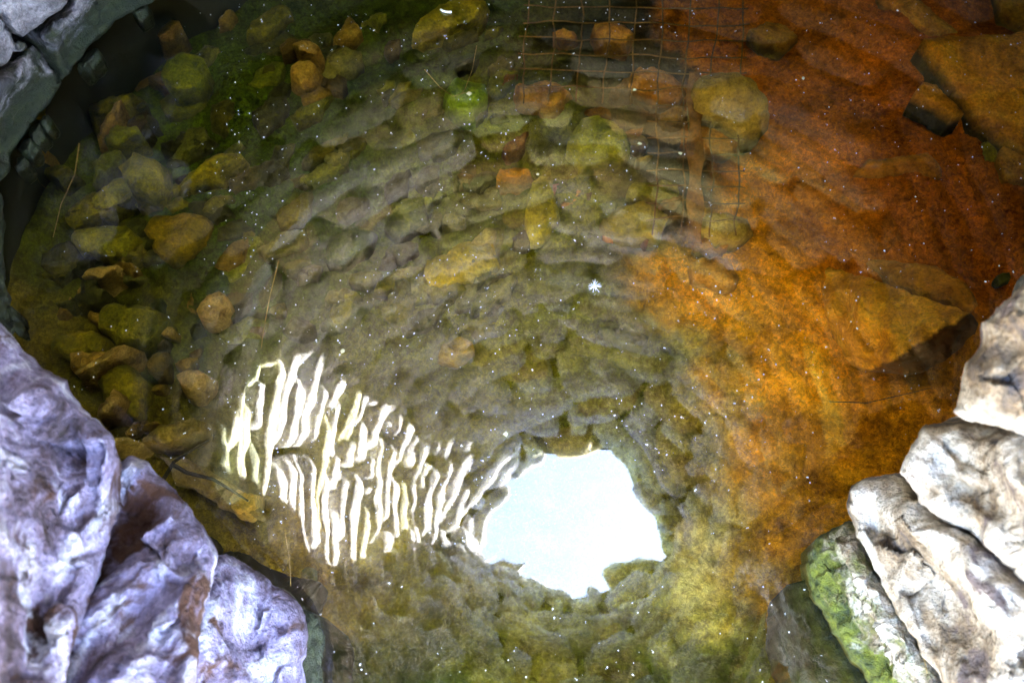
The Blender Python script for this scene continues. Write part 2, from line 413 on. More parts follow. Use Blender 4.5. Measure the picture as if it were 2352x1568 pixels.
def bed():
    x0, x1, y0, y1, st = -1.0, 1.6, -.4, 1.95, .0085
    nx = int((x1 - x0) / st); ny = int((y1 - y0) / st)
    vs, cols, fs = [], [], []
    for j in range(ny + 1):
        for i in range(nx + 1):
            x, y = x0 + i * st, y0 + j * st
            vs.append((x, y, bedz(x, y)))
            px, py = to_px((x, y, BED_Z))
            wv = noise.noise_vector(Vector((x, y, 0)) * 5) * 150 + noise.noise_vector(Vector((x, y, 4)) * 17) * 90 + noise.noise_vector(Vector((x, y, 8)) * 50) * 40
            px += wv.x; py += wv.y
            sw = 0; c = [0, 0, 0]
            for zx, zy, rr, cc in ZN:
                d2 = ((px - zx) ** 2 + (py - zy) ** 2) / (rr * rr)
                if d2 > 30 : w = 1e-7 / d2
                else: w = math.exp(-d2 * .9) + 2e-5 / (1 + d2 * d2)
                sw += w
                for k in range(3): c[k] += w * cc[k]
            c = [q / sw for q in c]; lum = (c[0] + c[1]) / 2
            t_ = max(0, min(1, max((c[0] / max(c[1], .001) - 1.15) / 1.3, (c[0] - .12) * 4))); g = 1.1 + .6 * t_; c[2] *= .6 + .4 * t_; k_ = max(0, min(1, (c[2] / c[0] - .12) / .2)) * t_; c[1] *= 1.14 - .26 * t_ * (1 - k_); c[2] *= .5 - .3 * t_ + k_ * .8; g *= 1 - .25 * k_
            cols.append([min(.8, c[0] * g), min(.7, c[1] * g * .97), c[2]])
    for j in range(ny):
        for i in range(nx):
            a = j * (nx + 1) + i; fs.append((a, a + 1, a + nx + 2, a + nx + 1))
    me = bpy.data.meshes.new("pool_bed"); me.from_pydata(vs, [], fs); setcol(me, cols)
    tag(link("pool_bed", me, M['bed']), None, None, kind="structure")
bed()

# ------------------------------------------------------------------ rocks from their outlines
def rock(name, outl, m, label=None, cat=None, group=None, back=(0, 0, -.06), bulge=.015, wpx=40, cell=None,
         rough=.006, nfreq=14, strata=None, tint=(1, 1, 1), shrink=.92, parent=None, seed=0, extra=(), side=None, endline=None):
    """a stone: its outline at the height of its rim, a bulging rough upper face and a back face set off by 'back'"""
    pts = []
    n = len(outl)
    per = sum(math.dist(outl[i][:2], outl[(i + 1) % n][:2]) for i in range(n))
    A = abs(sum(outl[i][0] * outl[(i + 1) % n][1] - outl[(i + 1) % n][0] * outl[i][1] for i in range(n))) / 2
    if cell is None: cell = max(5, math.sqrt(A) / 16)
    rim = []
    sd_ = Vector((seed * 3.1 + outl[0][0] * .01, outl[0][1] * .013, seed))
    for i in range(n):                                # Catmull-Rom through the corners, lightly roughened
        p0, p1, p2, p3 = outl[i - 1], outl[i], outl[(i + 1) % n], outl[(i + 2) % n]
        k = max(1, int(math.dist(p1[:2], p2[:2]) / cell))
        for t_ in range(k):
            t = t_ / k; q = []
            for a in range(3):
                cr = .5 * (2 * p1[a] + (p2[a] - p0[a]) * t + (2 * p0[a] - 5 * p1[a] + 4 * p2[a] - p3[a]) * t * t + (3 * p1[a] - p0[a] - 3 * p2[a] + p3[a]) * t ** 3)
                ln = p1[a] * (1 - t) + p2[a] * t
                q.append(.2 * cr + .8 * ln)
            jx = noise.noise_vector(Vector((q[0] / (cell * 5), q[1] / (cell * 5), 0)) + sd_)
            jy = noise.noise_vector(Vector((q[0] / (cell * 1.9), q[1] / (cell * 1.9), 7)) + sd_)
            q[0] += jx.x * cell * .8 + jy.x * cell * .55; q[1] += jx.y * cell * .8 + jy.y * cell * .55
            rim.append(tuple(q))
    nr = len(rim)
    v2 = [Vector(q[:2]) for q in rim]
    xs = [q[0] for q in rim]; ys = [q[1] for q in rim]
    rnd = random.Random(int(outl[0][0] * 7 + outl[0][1]))
    def inside(x, y):
        c = False
        for i in range(nr):
            xi, yi = v2[i]; xj, yj = v2[i - 1]
            if (yi > y) != (yj > y) and x < (xj - xi) * (y - yi) / (yj - yi) + xi: c = not c
        return c
    y = min(ys) + cell * .5
    while y < max(ys):
        x = min(xs) + cell * .5
        while x < max(xs):
            gx, gy = x + rnd.uniform(-.25, .25) * cell, y + rnd.uniform(-.25, .25) * cell
            if inside(gx, gy) and min((gx - a[0]) ** 2 + (gy - a[1]) ** 2 for a in v2) > (cell * .5) ** 2:
                v2.append(Vector((gx, gy)))
            x += cell
        y += cell
    v2 += [Vector(q[:2]) for q in extra]
    edges = [(i, (i + 1) % nr) for i in range(nr)]
    ov, oe, of, vo, _, _ = delaunay_2d_cdt(v2, edges, [], 1, 1e-4)
    cxp = sum(q[0] for q in rim) / nr; cyp = sum(q[1] for q in rim) / nr
    verts = []; isr = []
    bk = Vector(back)
    for k, v in enumerate(ov):
        src = vo[k][0] if vo[k] else -1
        if 0 <= src < nr: z = rim[src][2]; d = 0; isr.append(True)
        else:
            sw = 0; sz = 0; d = 1e9
            for q in rim:
                dd = (v[0] - q[0]) ** 2 + (v[1] - q[1]) ** 2
                w = 1 / (dd * dd + 1); sw += w; sz += w * q[2]; d = min(d, dd)
            for q in extra:
                dd = (v[0] - q[0]) ** 2 + (v[1] - q[1]) ** 2
                w = 12 / (dd * dd + 1); sw += w; sz += w * q[2]
            z = sz / sw; d = math.sqrt(d); isr.append(False)
        e = min(1, d / wpx)
        z += bulge * math.sqrt(1 - (1 - e) ** 2)
        p = at(v[0], v[1], z)
        if strata:                                     # ridges: (direction degrees, wavelength, height)
            an, wl_, amp = strata
            s = (p.x * math.cos(R(an)) + p.y * math.sin(R(an))) / wl_ + 1.1 * fbm(p + sd_, 3, 4)
            p.z += amp * e * ((abs(s % 2 - 1)) ** 1.4 - .5 + .5 * fbm((s * 1.5, p.x * 3, p.y * 3), 3, 1))
        if strata:
            ca_, sa_ = math.cos(R(strata[0])), math.sin(R(strata[0]))
            for sc_, am_, tl_ in ((8, .05, .035), (19, .018, .016), (45, .006, .006)):
                P_ = Vector((p.x * ca_ + p.y * sa_, (p.y * ca_ - p.x * sa_) * .5, p.z)) * sc_ + sd_
                P_ += noise.noise_vector(P_ * 1.3) * .25
                _d, _p = noise.voronoi(P_); rv_ = noise.noise_vector(_p[0] * 7.3) 
                lo_ = P_ - _p[0]
                p.z += e * (am_ * rv_.x + tl_ * 2.2 * (lo_.x * rv_.y + lo_.y * rv_.z))
            p += noise.noise_vector((p + sd_) * 60) * .0035 * e
        nn = noise.noise_vector((p + sd_) * nfreq) * rough + noise.noise_vector((p + sd_) * nfreq * 2.7) * rough * .5
        p += nn * (.4 + .6 * e)
        verts.append(p)
    nv = len(verts)
    faces = [tuple(f) for f in of]
    # bottom copy, pulled in a little, plus an in-between ring
    cen = sum(verts, Vector()) / nv
    for v in verts[:nv]:
        w = v + bk; w.x = cen.x + bk.x + (v.x - cen.x) * shrink; w.y = cen.y + bk.y + (v.y - cen.y) * shrink
        if strata: w += noise.noise_vector(w * 5 + sd_) * .09 + noise.noise_vector(w * 14 + sd_) * .04
        verts.append(w)
    # boundary edges of the top
    cnt = {}
    for f in faces:
        for i in range(len(f)):
            a, b = f[i], f[(i + 1) % len(f)]
            cnt[(a, b)] = 1
    bnd = [(a, b) for (a, b) in cnt if (b, a) not in cnt]
    mid = {}
    for a, b in bnd:
        for q in (a, b):
            if q not in mid:
                mid[q] = len(verts)
                o_ = (verts[q] - cen); o_.z = 0
                if o_.length: o_.normalize()
                pp = verts[q] + bk * .45 + o_ * (bulge * (.1 if strata else .25))
                pp += noise.noise_vector((pp + sd_) * 20) * rough * 1.2
                verts.append(pp)
    top = list(faces)
    faces += [tuple(nv + i for i in reversed(f)) for f in top]
    for a, b in bnd:
        faces.append((b, a, mid[a], mid[b])); faces.append((mid[b], mid[a], nv + a, nv + b))
    me = bpy.data.meshes.new(name); 
    org = cen.copy() if parent is None else Vector((0, 0, 0))
    me.from_pydata([v - org for v in verts], [], faces)
    bm = bmesh.new(); bm.from_mesh(me); bmesh.ops.recalc_face_normals(bm, faces=bm.faces); bm.to_mesh(me); bm.free()
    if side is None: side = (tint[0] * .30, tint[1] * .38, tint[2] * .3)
    tc = []
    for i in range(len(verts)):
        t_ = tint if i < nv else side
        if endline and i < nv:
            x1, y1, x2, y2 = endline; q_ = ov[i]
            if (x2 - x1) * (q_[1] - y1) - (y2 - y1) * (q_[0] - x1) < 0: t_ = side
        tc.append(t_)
    setcol(me, tc)
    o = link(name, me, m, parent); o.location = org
    if strata:                                         # shade painted on the undersides, so the water mirrors them dark
        me.materials.append(M['under_shade'])
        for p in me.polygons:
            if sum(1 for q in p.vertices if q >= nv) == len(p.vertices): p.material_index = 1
    if label: tag(o, label, cat, group)
    return o

def ell(px, py, a, b, ang, z, k=9, j=.16, seed=1):
    rnd = random.Random(seed * 91 + int(px)); out = []
    for i in range(k):
        t = 2 * math.pi * i / k + rnd.uniform(-.28, .28); s = 1 + rnd.uniform(-j, j)
        x, y = a * s * math.cos(t), b * s * math.sin(t)
        c, q = math.cos(R(ang)), math.sin(R(ang))
        out.append((px + x * c - y * q, py + x * q + y * c, z + rnd.uniform(-.008, .008)))
    return out

# --- foreground boulders, left
rock("boulder", [(-160, 560, .50), (0, 755, .44), (60, 815, .42), (150, 875, .42), (185, 935, .42), (262, 1005, .42), (282, 1060, .40), (275, 1160, .38), (232, 1300, .40), (180, 1440, .46), (130, 1640, .5), (-160, 1660, .62)],
     M['left'], "large blurred purple grey boulder filling the lower left corner", "boulder", back=(-.22, .13, -.45), bulge=.07, wpx=70, cell=7, rough=.014, nfreq=12, strata=(-28, .05, .022), shrink=.8)
rock("boulder", [(255, 1075, .32), (295, 1048, .33), (335, 1060, .33), (400, 1125, .32), (445, 1180, .32), (485, 1235, .31), (500, 1280, .3), (470, 1400, .34), (430, 1640, .40), (80, 1640, .40), (130, 1450, .37), (190, 1300, .34), (235, 1180, .32)],
     M['left'], "tall pale bluish boulder with a white tip, second from the lower left corner", "boulder", back=(-.14, .08, -.4), bulge=.06, wpx=60, cell=6.5, rough=.012, nfreq=13, strata=(-28, .045, .02), shrink=.8, seed=2)
rock("boulder", [(470, 1290, .16), (520, 1268, .16), (600, 1318, .13), (660, 1362, .10), (695, 1395, .085), (708, 1440, .075), (700, 1520, .09), (705, 1650, .10), (380, 1650, .24), (430, 1430, .22)],
     M['left'], "low grey boulder with a wet green right side standing at the water's edge", "boulder", back=(-.08, .03, -.35), bulge=.05, wpx=50, cell=6.5, rough=.010, nfreq=16, strata=(-28, .04, .015), shrink=.95, seed=3)
rock("edge_stone", [(690, 1392, .05), (725, 1420, .03), (742, 1455, .008), (742, 1520, .0), (738, 1650, .0), (690, 1650, .05)],
     M['pale'], "dark wet mossy stone at the waterline right of the low grey boulder", "stone", back=(0, 0, -.3), bulge=.012, wpx=20, cell=7, rough=.008, nfreq=30, shrink=.95, seed=4)
# --- foreground boulders, right
rock("boulder", [(2480, 560, .62), (2352, 655, .60), (2300, 700, .58), (2258, 745, .56), (2250, 800, .54), (2215, 850, .52), (2205, 925, .50), (2195, 945, .5), (2230, 965, .5), (2290, 975, .5), (2480, 1040, .56)],
     M['right'], "overexposed white boulder topmost on the right edge", "boulder", back=(.20, .13, -.3), bulge=.06, wpx=55, cell=6.5, rough=.012, nfreq=14, strata=(35, .045, .016), shrink=.8, seed=5)
rock("boulder", [(2070, 1082, .36), (2092, 1040, .37), (2120, 975, .38), (2140, 962, .38), (2200, 968, .40), (2290, 965, .42), (2480, 1010, .5), (2480, 1400, .5), (2352, 1330, .44), (2230, 1230, .38), (2120, 1160, .36)],
     M['right'], "pitted cream and blue grey boulder in the middle of the right edge", "boulder", back=(.19, .10, -.36), bulge=.06, wpx=60, cell=6.5, rough=.014, nfreq=18, strata=(35, .045, .02), shrink=.8, seed=6)
rock("boulder", [(1943, 1160, .20), (1950, 1115, .21), (1990, 1090, .22), (2070, 1083, .24), (2120, 1140, .28), (2230, 1215, .34), (2352, 1310, .38), (2480, 1380, .4), (2480, 1660, .42), (2240, 1660, .32), (2120, 1500, .24), (2020, 1330, .20), (1960, 1215, .19)],
     M['right'], "long cream boulder with diagonal ridges in the lower right corner", "boulder", back=(.14, .06, -.36), bulge=.06, wpx=70, cell=6.5, rough=.011, nfreq=14, strata=(38, .05, .022), shrink=.85, seed=7)
rock("boulder", [(1868, 1258, .05), (1885, 1230, .07), (1940, 1195, .10), (1975, 1200, .13), (2030, 1330, .14), (2120, 1480, .16), (2250, 1660, .18), (2060, 1660, .05), (2000, 1560, .03), (1930, 1470, .03), (1880, 1390, .02), (1855, 1310, .025)],
     M['mossy'], "low boulder covered in bright green moss at the water on the lower right", "boulder", back=(.09, .02, -.34), bulge=.045, wpx=50, cell=5.5, rough=.013, nfreq=42, shrink=1.0, seed=8)
rock("submerged_stone", [(1855, 1330, -.05), (1880, 1400, -.04), (1950, 1490, -.04), (2020, 1600, -.04), (2000, 1660, -.06), (1860, 1560, -.08), (1840, 1420, -.08)],
     M['algae'], "dark green sunken stone under the moss covered boulder", "stone", back=(0, 0, -.25), bulge=.02, wpx=30, shrink=.95, tint=(.06, .13, .3), seed=9)

# --- wall stones at the upper left (above the water)
s36 = lambda L: [(x * .36, y * .36, z) for x, y, z in L]
def wall_group(): return "wall stones above the water in the upper left"
BK = (-.16, .10, -.05)
rock("wall_stone", s36([(-300, -300, .34), (0, -300, .34), (425, -280, .30), (420, 0, .22), (385, 65, .20), (240, 170, .19), (155, 240, .18), (95, 205, .20), (0, 100, .24), (-300, -50, .3)]),
     M['pale'], "pale blue stone at the very upper left corner", "stone", wall_group(), back=BK, bulge=.03, wpx=25, cell=6, rough=.008, nfreq=26, seed=11)
rock("wall_stone", s36([(-300, 0, .3), (0, 112, .22), (70, 205, .19), (100, 280, .17), (60, 370, .17), (0, 425, .18), (-300, 500, .25)]),
     M['pale'], "bluish stone at the left edge under the pale corner stone", "stone", wall_group(), back=BK, bulge=.03, wpx=20, cell=6, rough=.008, nfreq=26, seed=12)
rock("wall_stone", s36([(425, -280, .2), (1150, -280, .08), (1010, -10, .03), (880, 60, .02), (740, 140, .015), (600, 270, .01), (500, 400, .01), (400, 510, .02), (350, 420, .06), (245, 285, .11), (240, 200, .14), (330, 110, .15), (430, 10, .16)]),
     M['pale'], "pinkish stone with a dark mossy lower face along the waterline at top left", "stone", wall_group(), back=BK, bulge=.03, wpx=28, cell=6, rough=.009, nfreq=26, seed=13)
rock("wall_stone", s36([(-300, 560, .25), (0, 445, .16), (60, 385, .14), (120, 340, .13), (200, 290, .12), (250, 330, .09), (340, 440, .05), (385, 525, .015), (330, 650, .01), (240, 750, .01), (150, 870, .005), (80, 990, .005), (40, 1120, .005), (0, 1180, .01), (-300, 1200, .12)]),
     M['pale'], "pink topped stone with black green moss below it, left edge", "stone", wall_group(), back=BK, bulge=.03, wpx=28, cell=6, rough=.009, nfreq=26, seed=14)
rock("wall_pebble", s36([(90, 280, .17), (110, 255, .17), (150, 262, .16), (172, 290, .15), (160, 325, .15), (120, 332, .16), (92, 312, .165)]),
     M['pale'], "small round pebble wedged between the upper left wall stones", "pebble", back=(-.05, .03, -.03), bulge=.02, wpx=12, cell=4, rough=.003, seed=15)
rock("wall_stone", [(-120, 430, .1), (0, 440, .02), (12, 520, .005), (10, 600, .005), (22, 700, .005), (40, 760, .005), (0, 800, .05), (-120, 800, .12)],
     M['pale'], "narrow wet stone at the left edge above the purple boulder", "stone", wall_group(), back=BK, bulge=.02, wpx=14, cell=6, rough=.008, nfreq=26, seed=16)
# wet rim gravel by the waterline
rim_spots = [(80, 300, 22, 12, -50), (60, 335, 20, 13, -60), (45, 375, 16, 10, -70), (100, 275, 14, 9, -40), (205, 130, 24, 11, -45), (190, 150, 14, 8, -40), (320, 22, 22, 8, -35), (22, 720, 18, 13, 70), (30, 745, 13, 8, 60)]
for i, (x, y, a, b, an) in enumerate(rim_spots):
    rock("edge_pebble", ell(x, y, a, b, an, .012, seed=i), M['pale'], "small wet pale pebble at the waterline of the upper left wall" if i < 7 else ("upper" if i == 7 else "lower") + " of two small wet pebbles at the left edge above the purple boulder", "pebble", "wet pebbles along the waterline" if i < 7 else "wet pebbles at the left edge",
         back=(0, 0, -.05), bulge=.012, wpx=9, cell=4, rough=.003, nfreq=40, seed=20 + i)

# --- submerged stones, right (orange)
Z = -.26
rock("submerged_slab", [(2130, 92, Z + .05), (2170, 80, Z + .05), (2290, 85, Z + .05), (2420, 60, Z + .05), (2480, 200, Z + .05), (2470, 330, Z + .05), (2352, 325, Z + .04), (2300, 290, Z + .04), (2220, 215, Z + .04), (2175, 150, Z + .05)],
     M['ochre'], "large orange slab under water in the upper right corner", "stone slab", back=(-.01, -.015, -.09), bulge=.006, wpx=16, rough=.005, shrink=1.0, seed=30, side=(.10, .17, .08), tint=(1.3, 1.3, 1.2))
rock("submerged_stone", [(2100, 215, Z + .03), (2118, 190, Z + .03), (2150, 195, Z + .03), (2195, 240, Z + .03), (2215, 262, Z + .03), (2190, 268, Z + .03), (2150, 240, Z + .03)],
     M['ochre'], "narrow orange stone lying along the left of the upper right slab", "stone", back=(-.01, -.02, -.05), bulge=.006, wpx=12, rough=.004, shrink=1.0, seed=31, side=(.08, .12, .06), tint=(1.35, 1.4, 1.2))
rock("submerged_stone", [(2060, -30, Z), (2110, 0, Z), (2160, 40, Z), (2200, 75, Z), (2140, 80, Z), (2080, 40, Z), (2000, -30, Z)],
     M['ochre'], "orange stone above the upper right slab at the top edge", "stone", back=(-.01, -.02, -.05), bulge=.006, wpx=12, rough=.005, shrink=1.02, seed=32)
rock("submerged_stone", [(2290, -30, Z), (2300, 20, Z), (2330, 50, Z), (2420, 70, Z), (2420, -30, Z)], M['ochre'],
     "ochre stone in the far upper right corner of the pool", "stone", back=(0, -.02, -.05), bulge=.006, wpx=12, rough=.006, shrink=1.02, seed=33, tint=(1, 1.15, 1.2))
rock("submerged_stone", [(1590, 200, Z + .05), (1610, 172, Z + .06), (1680, 165, Z + .07), (1730, 185, Z + .07), (1760, 225, Z + .06), (1765, 265, Z + .04), (1740, 300, Z + .03), (1700, 310, Z + .03), (1650, 285, Z + .03), (1600, 255, Z + .04)],
     M['tan'], "big rounded olive tan stone under water beside the wire mesh", "stone", back=(0, 0, -.10), bulge=.025, wpx=35, rough=.007, seed=34, tint=(.95, .85, .35))
rock("submerged_stone", [(1602, 520, Z), (1625, 490, Z), (1670, 490, Z + .01), (1715, 505, Z), (1728, 530, Z), (1700, 555, Z), (1640, 558, Z)],
     M['tan'], "olive yellow oval stone lying on the orange silt", "stone", back=(0, 0, -.06), bulge=.022, wpx=26, rough=.005, seed=35, tint=(.9, .85, .3))
rock("submerged_stone", [(1965, 395, Z), (1990, 370, Z + .01), (2060, 362, Z + .02), (2130, 350, Z + .03), (2155, 375, Z + .03), (2163, 402, Z + .02), (2110, 398, Z), (2030, 402, Z)],
     M['ochre'], "flat orange stone with a dark lower rim in the orange silt", "stone", back=(0, -.006, -.06), bulge=.008, wpx=16, rough=.005, shrink=1.0, seed=36, side=(.10, .14, .06))
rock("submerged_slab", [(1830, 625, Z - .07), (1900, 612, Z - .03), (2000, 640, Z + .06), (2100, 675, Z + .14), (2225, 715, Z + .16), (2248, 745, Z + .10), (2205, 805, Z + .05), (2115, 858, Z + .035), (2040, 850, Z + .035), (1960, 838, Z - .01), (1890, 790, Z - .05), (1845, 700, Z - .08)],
     M['ochre'], "large wedge of olive and orange rock casting a black shadow on the right", "stone slab", back=(.0, .02, -.07), bulge=.004, wpx=10, cell=8, rough=.007, shrink=.60, seed=37, tint=(1.3, 1.5, .6), side=(.12, .09, .05), endline=(2225, 722, 2045, 822),  # shade of the end face painted into its colour beyond endline
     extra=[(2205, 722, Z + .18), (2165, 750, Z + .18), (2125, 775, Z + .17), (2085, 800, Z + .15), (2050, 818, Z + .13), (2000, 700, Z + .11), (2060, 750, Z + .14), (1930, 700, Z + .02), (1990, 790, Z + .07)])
rock("submerged_stone", [(2000, 600, Z), (2060, 600, Z + .02), (2150, 610, Z + .05), (2220, 650, Z + .08), (2250, 700, Z + .10), (2230, 720, Z + .10), (2150, 690, Z + .07), (2060, 655, Z + .03)],
     M['ochre'], "orange stone leaning behind the large olive wedge", "stone", back=(.01, .02, -.10), bulge=.01, wpx=22, rough=.007, shrink=.95, seed=38)
rock("submerged_stone", [(1760, 50, Z), (1800, 55, Z), (1830, 85, Z), (1800, 110, Z), (1750, 95, Z), (1720, 70, Z)], M['ochre'],
     "pale orange stone under water right of the mesh top", "stone", back=(0, 0, -.05), bulge=.012, wpx=16, rough=.005, seed=39, tint=(1, 1.2, 1.3))
rock("submerged_stone", [(1590, 300, Z), (1620, 285, Z), (1660, 300, Z), (1700, 330, Z), (1680, 345, Z), (1620, 345, Z)], M['ochre'],
     "small orange stone below the rounded olive stone", "stone", back=(0, 0, -.05), bulge=.012, wpx=16, rough=.005, seed=40)
rock("submerged_stone", [(1575, 205, Z - .01), (1545, 175, Z - .01), (1500, 155, Z), (1450, 165, Z), (1445, 200, Z), (1500, 235, Z), (1560, 235, Z)], M['ochre'],
     "reddish orange stone resting on the wire mesh", "stone", back=(0, 0, -.05), bulge=.015, wpx=20, rough=.006, seed=41, tint=(.9, .85, .7))
rock("submerged_stone", [(2300, 330, Z), (2352, 345, Z), (2400, 380, Z), (2380, 420, Z), (2310, 415, Z), (2290, 370, Z)], M['ochre'],
     "brown orange stone at the right edge below the upper right slab", "stone", back=(0, -.01, -.05), bulge=.01, wpx=16, rough=.005, seed=42, tint=(.7, .7, .7))
rock("submerged_stone", ell(2305, 636, 18, 10, 0, Z, seed=5), M['algae'], "tiny dark green stone on orange silt near the right boulder", "stone", back=(0, 0, -.03), bulge=.008, wpx=9, rough=.003, seed=43, tint=(.3, .4, .4))
rock("submerged_stone", [(2255, 330, Z - .01), (2285, 320, Z - .01), (2290, 365, Z - .01), (2260, 372, Z - .01)], M['algae'], "small olive stone left of the brown one at the right edge", "stone", back=(0, 0, -.03), bulge=.008, wpx=10, rough=.003, seed=44, tint=(.8, .7, .5))

# --- submerged stones, centre and left
named = [
 (175, 95, 40, 18, -42, 'tan', (1.5, 1.2, .8), .16, "brown stone under water below the dark mossy wall stone"),
 (125, 170, 36, 16, -55, 'tan', (1.2, 1.0, .6), .16, "dim brown stone under water beside the left wall"),
 (88, 250, 34, 18, -60, 'algae', (1.0, .9, .8), .16, "dark olive stone tucked against the left wall"),
 (245, 35, 44, 16, -38, 'tan', (1.6, 1.25, .8), .17, "long brown stone in the shallows at the top left waterline"),
 (60, 330, 26, 18, -70, 'tan', (1.1, .9, .6), .16, "little brown stone at the foot of the left wall"),
 (1375, 320, 80, 45, 10, 'algae', (1.2, 1.3, 1), .05, "big pale yellow green rounded stone near the middle of the mesh"),
 (1465, 505, 75, 38, 0, 'algae', (1.3, 1.1, 1), .03, "wide olive stone below the mesh"),
 (1500, 440, 60, 25, -5, 'algae', (.8, .8, 1.2), .02, "dull olive stone just above the wide olive one"),
 (1070, 220, 45, 38, -20, 'algae', (.8, 1.4, 1), .05, "bright green round stone left of the mesh"),
 (1040, 38, 95, 32, -20, 'algae', (1.5, 1.3, 1), .04, "long yellow green slab at the top edge"),
 (1110, 545, 32, 14, -25, 'tan', (1.1, 1.2, 1.5), .04, "small bright orange oval stone in the centre"),
 (1175, 400, 40, 12, -5, 'ochre', (1.1, 1.2, 1.5), .03, "thin orange stone above the centre"),
 (1245, 480, 40, 75, 8, 'algae', (1.4, 1.3, 1), .03, "upright yellow green stone in the centre"),
 (1060, 610, 90, 50, -15, 'algae', (1.6, 1.3, 1), .02, "broad yellow green algae covered stone in the centre"),
 (1405, 78, 40, 25, 5, 'ochre', (1.1, 1.2, 1.6), .03, "square orange brick like stone in the mesh"),
 (1300, 80, 30, 14, 10, 'ochre', (1.1, 1.2, 1.6), .02, "small orange stone left of the square one in the mesh"),
 (1245, 215, 55, 32, 5, 'ochre', (.9, 1.1, 1.6), .03, "tan orange stone at the left border of the mesh"),
 (705, 110, 36, 14, 15, 'tan', (1.2, 1.0, .6), .05, "yellow tan stone at the upper left of the rubble"),
 (700, 165, 26, 28, 10, 'tan', (1.2, 1.0, .5), .04, "squarish tan stone under the yellow tan one"),
 (325, 400, 48, 52, 30, 'algae', (1.25, 1.2, 1), .07, "big yellow green mossy stone at left"),
 (255, 445, 60, 26, -30, 'algae', (1.0, 1.0, 1), .05, "long mossy stone reaching left from the big yellow green one"),
 (480, 385, 80, 18, -28, 'algae', (1.3, 1.2, 1), .05, "long thin yellow green stone right of the big one"),
 (275, 310, 52, 26, -15, 'algae', (1.0, 1.1, 1), .06, "oval mossy stone above the big yellow green one"),
 (420, 160, 45, 50, 30, 'algae', (.9, 1.1, 1), .06, "soft green stone in the upper left rubble"),
 (250, 245, 60, 20, -18, 'algae', (.9, .9, 1), .06, "flat mossy stone near the upper left wall"),
 (130, 395, 38, 16, -15, 'algae', (.8, .8, 1), .07, "small mossy stone close to the left wall"),
 (235, 548, 75, 40, -5, 'algae', (1.1, 1.1, 1), .06, "wide mossy stone above a black gap at left"),
 (400, 540, 70, 62, -40, 'algae', (1.1, .8, 1), .03, "brown golden stone patch right of the wide mossy stone"),
 (225, 625, 45, 12, -15, 'tan', (1.1, 1.0, .9), .06, "thin tan stone under the black gap at left"),
 (310, 740, 80, 48, 0, 'algae', (.75, .75, 1), .05, "square olive block at left centre"),
 (180, 790, 68, 30, -10, 'algae', (.9, .8, 1), .06, "olive stone with a pale top above the left boulder"),
 (200, 830, 45, 26, -10, 'tan', (1.0, .8, .4), .07, "golden brown stone over the olive one near the left boulder"),
 (230, 828, 70, 11, -32, 'tan', (1.1, 1.0, .9), .10, "tan bar shaped stone lying diagonally near the left boulder"),
 (280, 900, 48, 60, -30, 'algae', (.9, .8, 1), .05, "olive stone right of the tan bar"),
 (255, 925, 40, 16, -45, 'tan', (1.1, 1.0, 1.0), .09, "pinkish tan stone beside the upper rim of the left boulder"),
 (265, 1015, 45, 13, -5, 'tan', (.9, .9, .7), .09, "flat tan stone touching the left boulder's upper edge"),
 (390, 995, 75, 24, -20, 'tan', (.6, .6, .35), .06, "long olive tan stone left of the white reflection"),
 (440, 875, 38, 25, 10, 'tan', (1.1, .95, .8), .04, "tan stone beside the left tip of the white reflection"),
 (490, 700, 45, 24, -40, 'tan', (1.2, 1.05, .9), .05, "tan stone slab in the middle left"),
 (560, 1150, 30, 26, 20, 'tan', (1.5, 1.4, 1.0), .04, "pale yellow stone under the white reflection's lower left edge"),
 (500, 1120, 130, 32, 30, 'tan', (.55, .55, .4), .02, "long brown slab beside the left boulders"),
 (708, 1315, 17, 15, 0, 'algae', (.4, .45, 1.5), .02, "small dark grey green pebble below the white reflection"),
 (185, 200, 22, 70, 38, 'tan', (.5, .5, .5), .02, "dark brown slab edge along the upper left wall"),
 (255, 270, 12, 52, 34, 'tan', (1.1, .95, .8), .08, "thin tan stone strip parallel to the upper left wall"),
 (385, 68, 34, 12, -35, 'tan', (1.0, .85, .7), .08, "short tan stone at the top left waterline"),
 (300, 60, 90, 10, -40, 'tan', (1.0, .85, .6), .07, "long tan ledge just under the upper left wall"),
 (1640, 620, 60, 28, 20, 'ochre', (1.1, 1.2, 1.5), .01, "light orange stone at the border of green and orange silt"),
 (1640, 560, 40, 20, 10, 'ochre', (1.0, 1.1, 1.2), .01, "small orange stone under the olive yellow oval one"),
 (1045, 800, 45, 22, -20, 'algae', (1.4, 1.0, 1), .02, "golden stone in the ring of courses below the centre"),
 (1440, 770, 60, 20, 20, 'algae', (.5, .55, 1), .02, "dim olive stone below the floating fluff"),
 (935, 500, 60, 30, -25, 'algae', (.45, .55, 2.5), .02, "dark blue green block in the left centre"),
 (800, 560, 60, 36, -35, 'algae', (.35, .5, 3.0), .02, "dark teal block left of the centre"),
]
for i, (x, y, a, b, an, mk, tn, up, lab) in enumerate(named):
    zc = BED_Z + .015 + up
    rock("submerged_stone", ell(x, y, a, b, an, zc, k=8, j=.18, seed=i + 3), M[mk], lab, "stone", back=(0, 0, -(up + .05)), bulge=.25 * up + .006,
         wpx=min(a, b) * .6, cell=max(5, min(a, b) / 5), rough=.012, nfreq=26, seed=50 + i, tint=tn, shrink=1.0, side=tuple(q * .6 for q in tn))
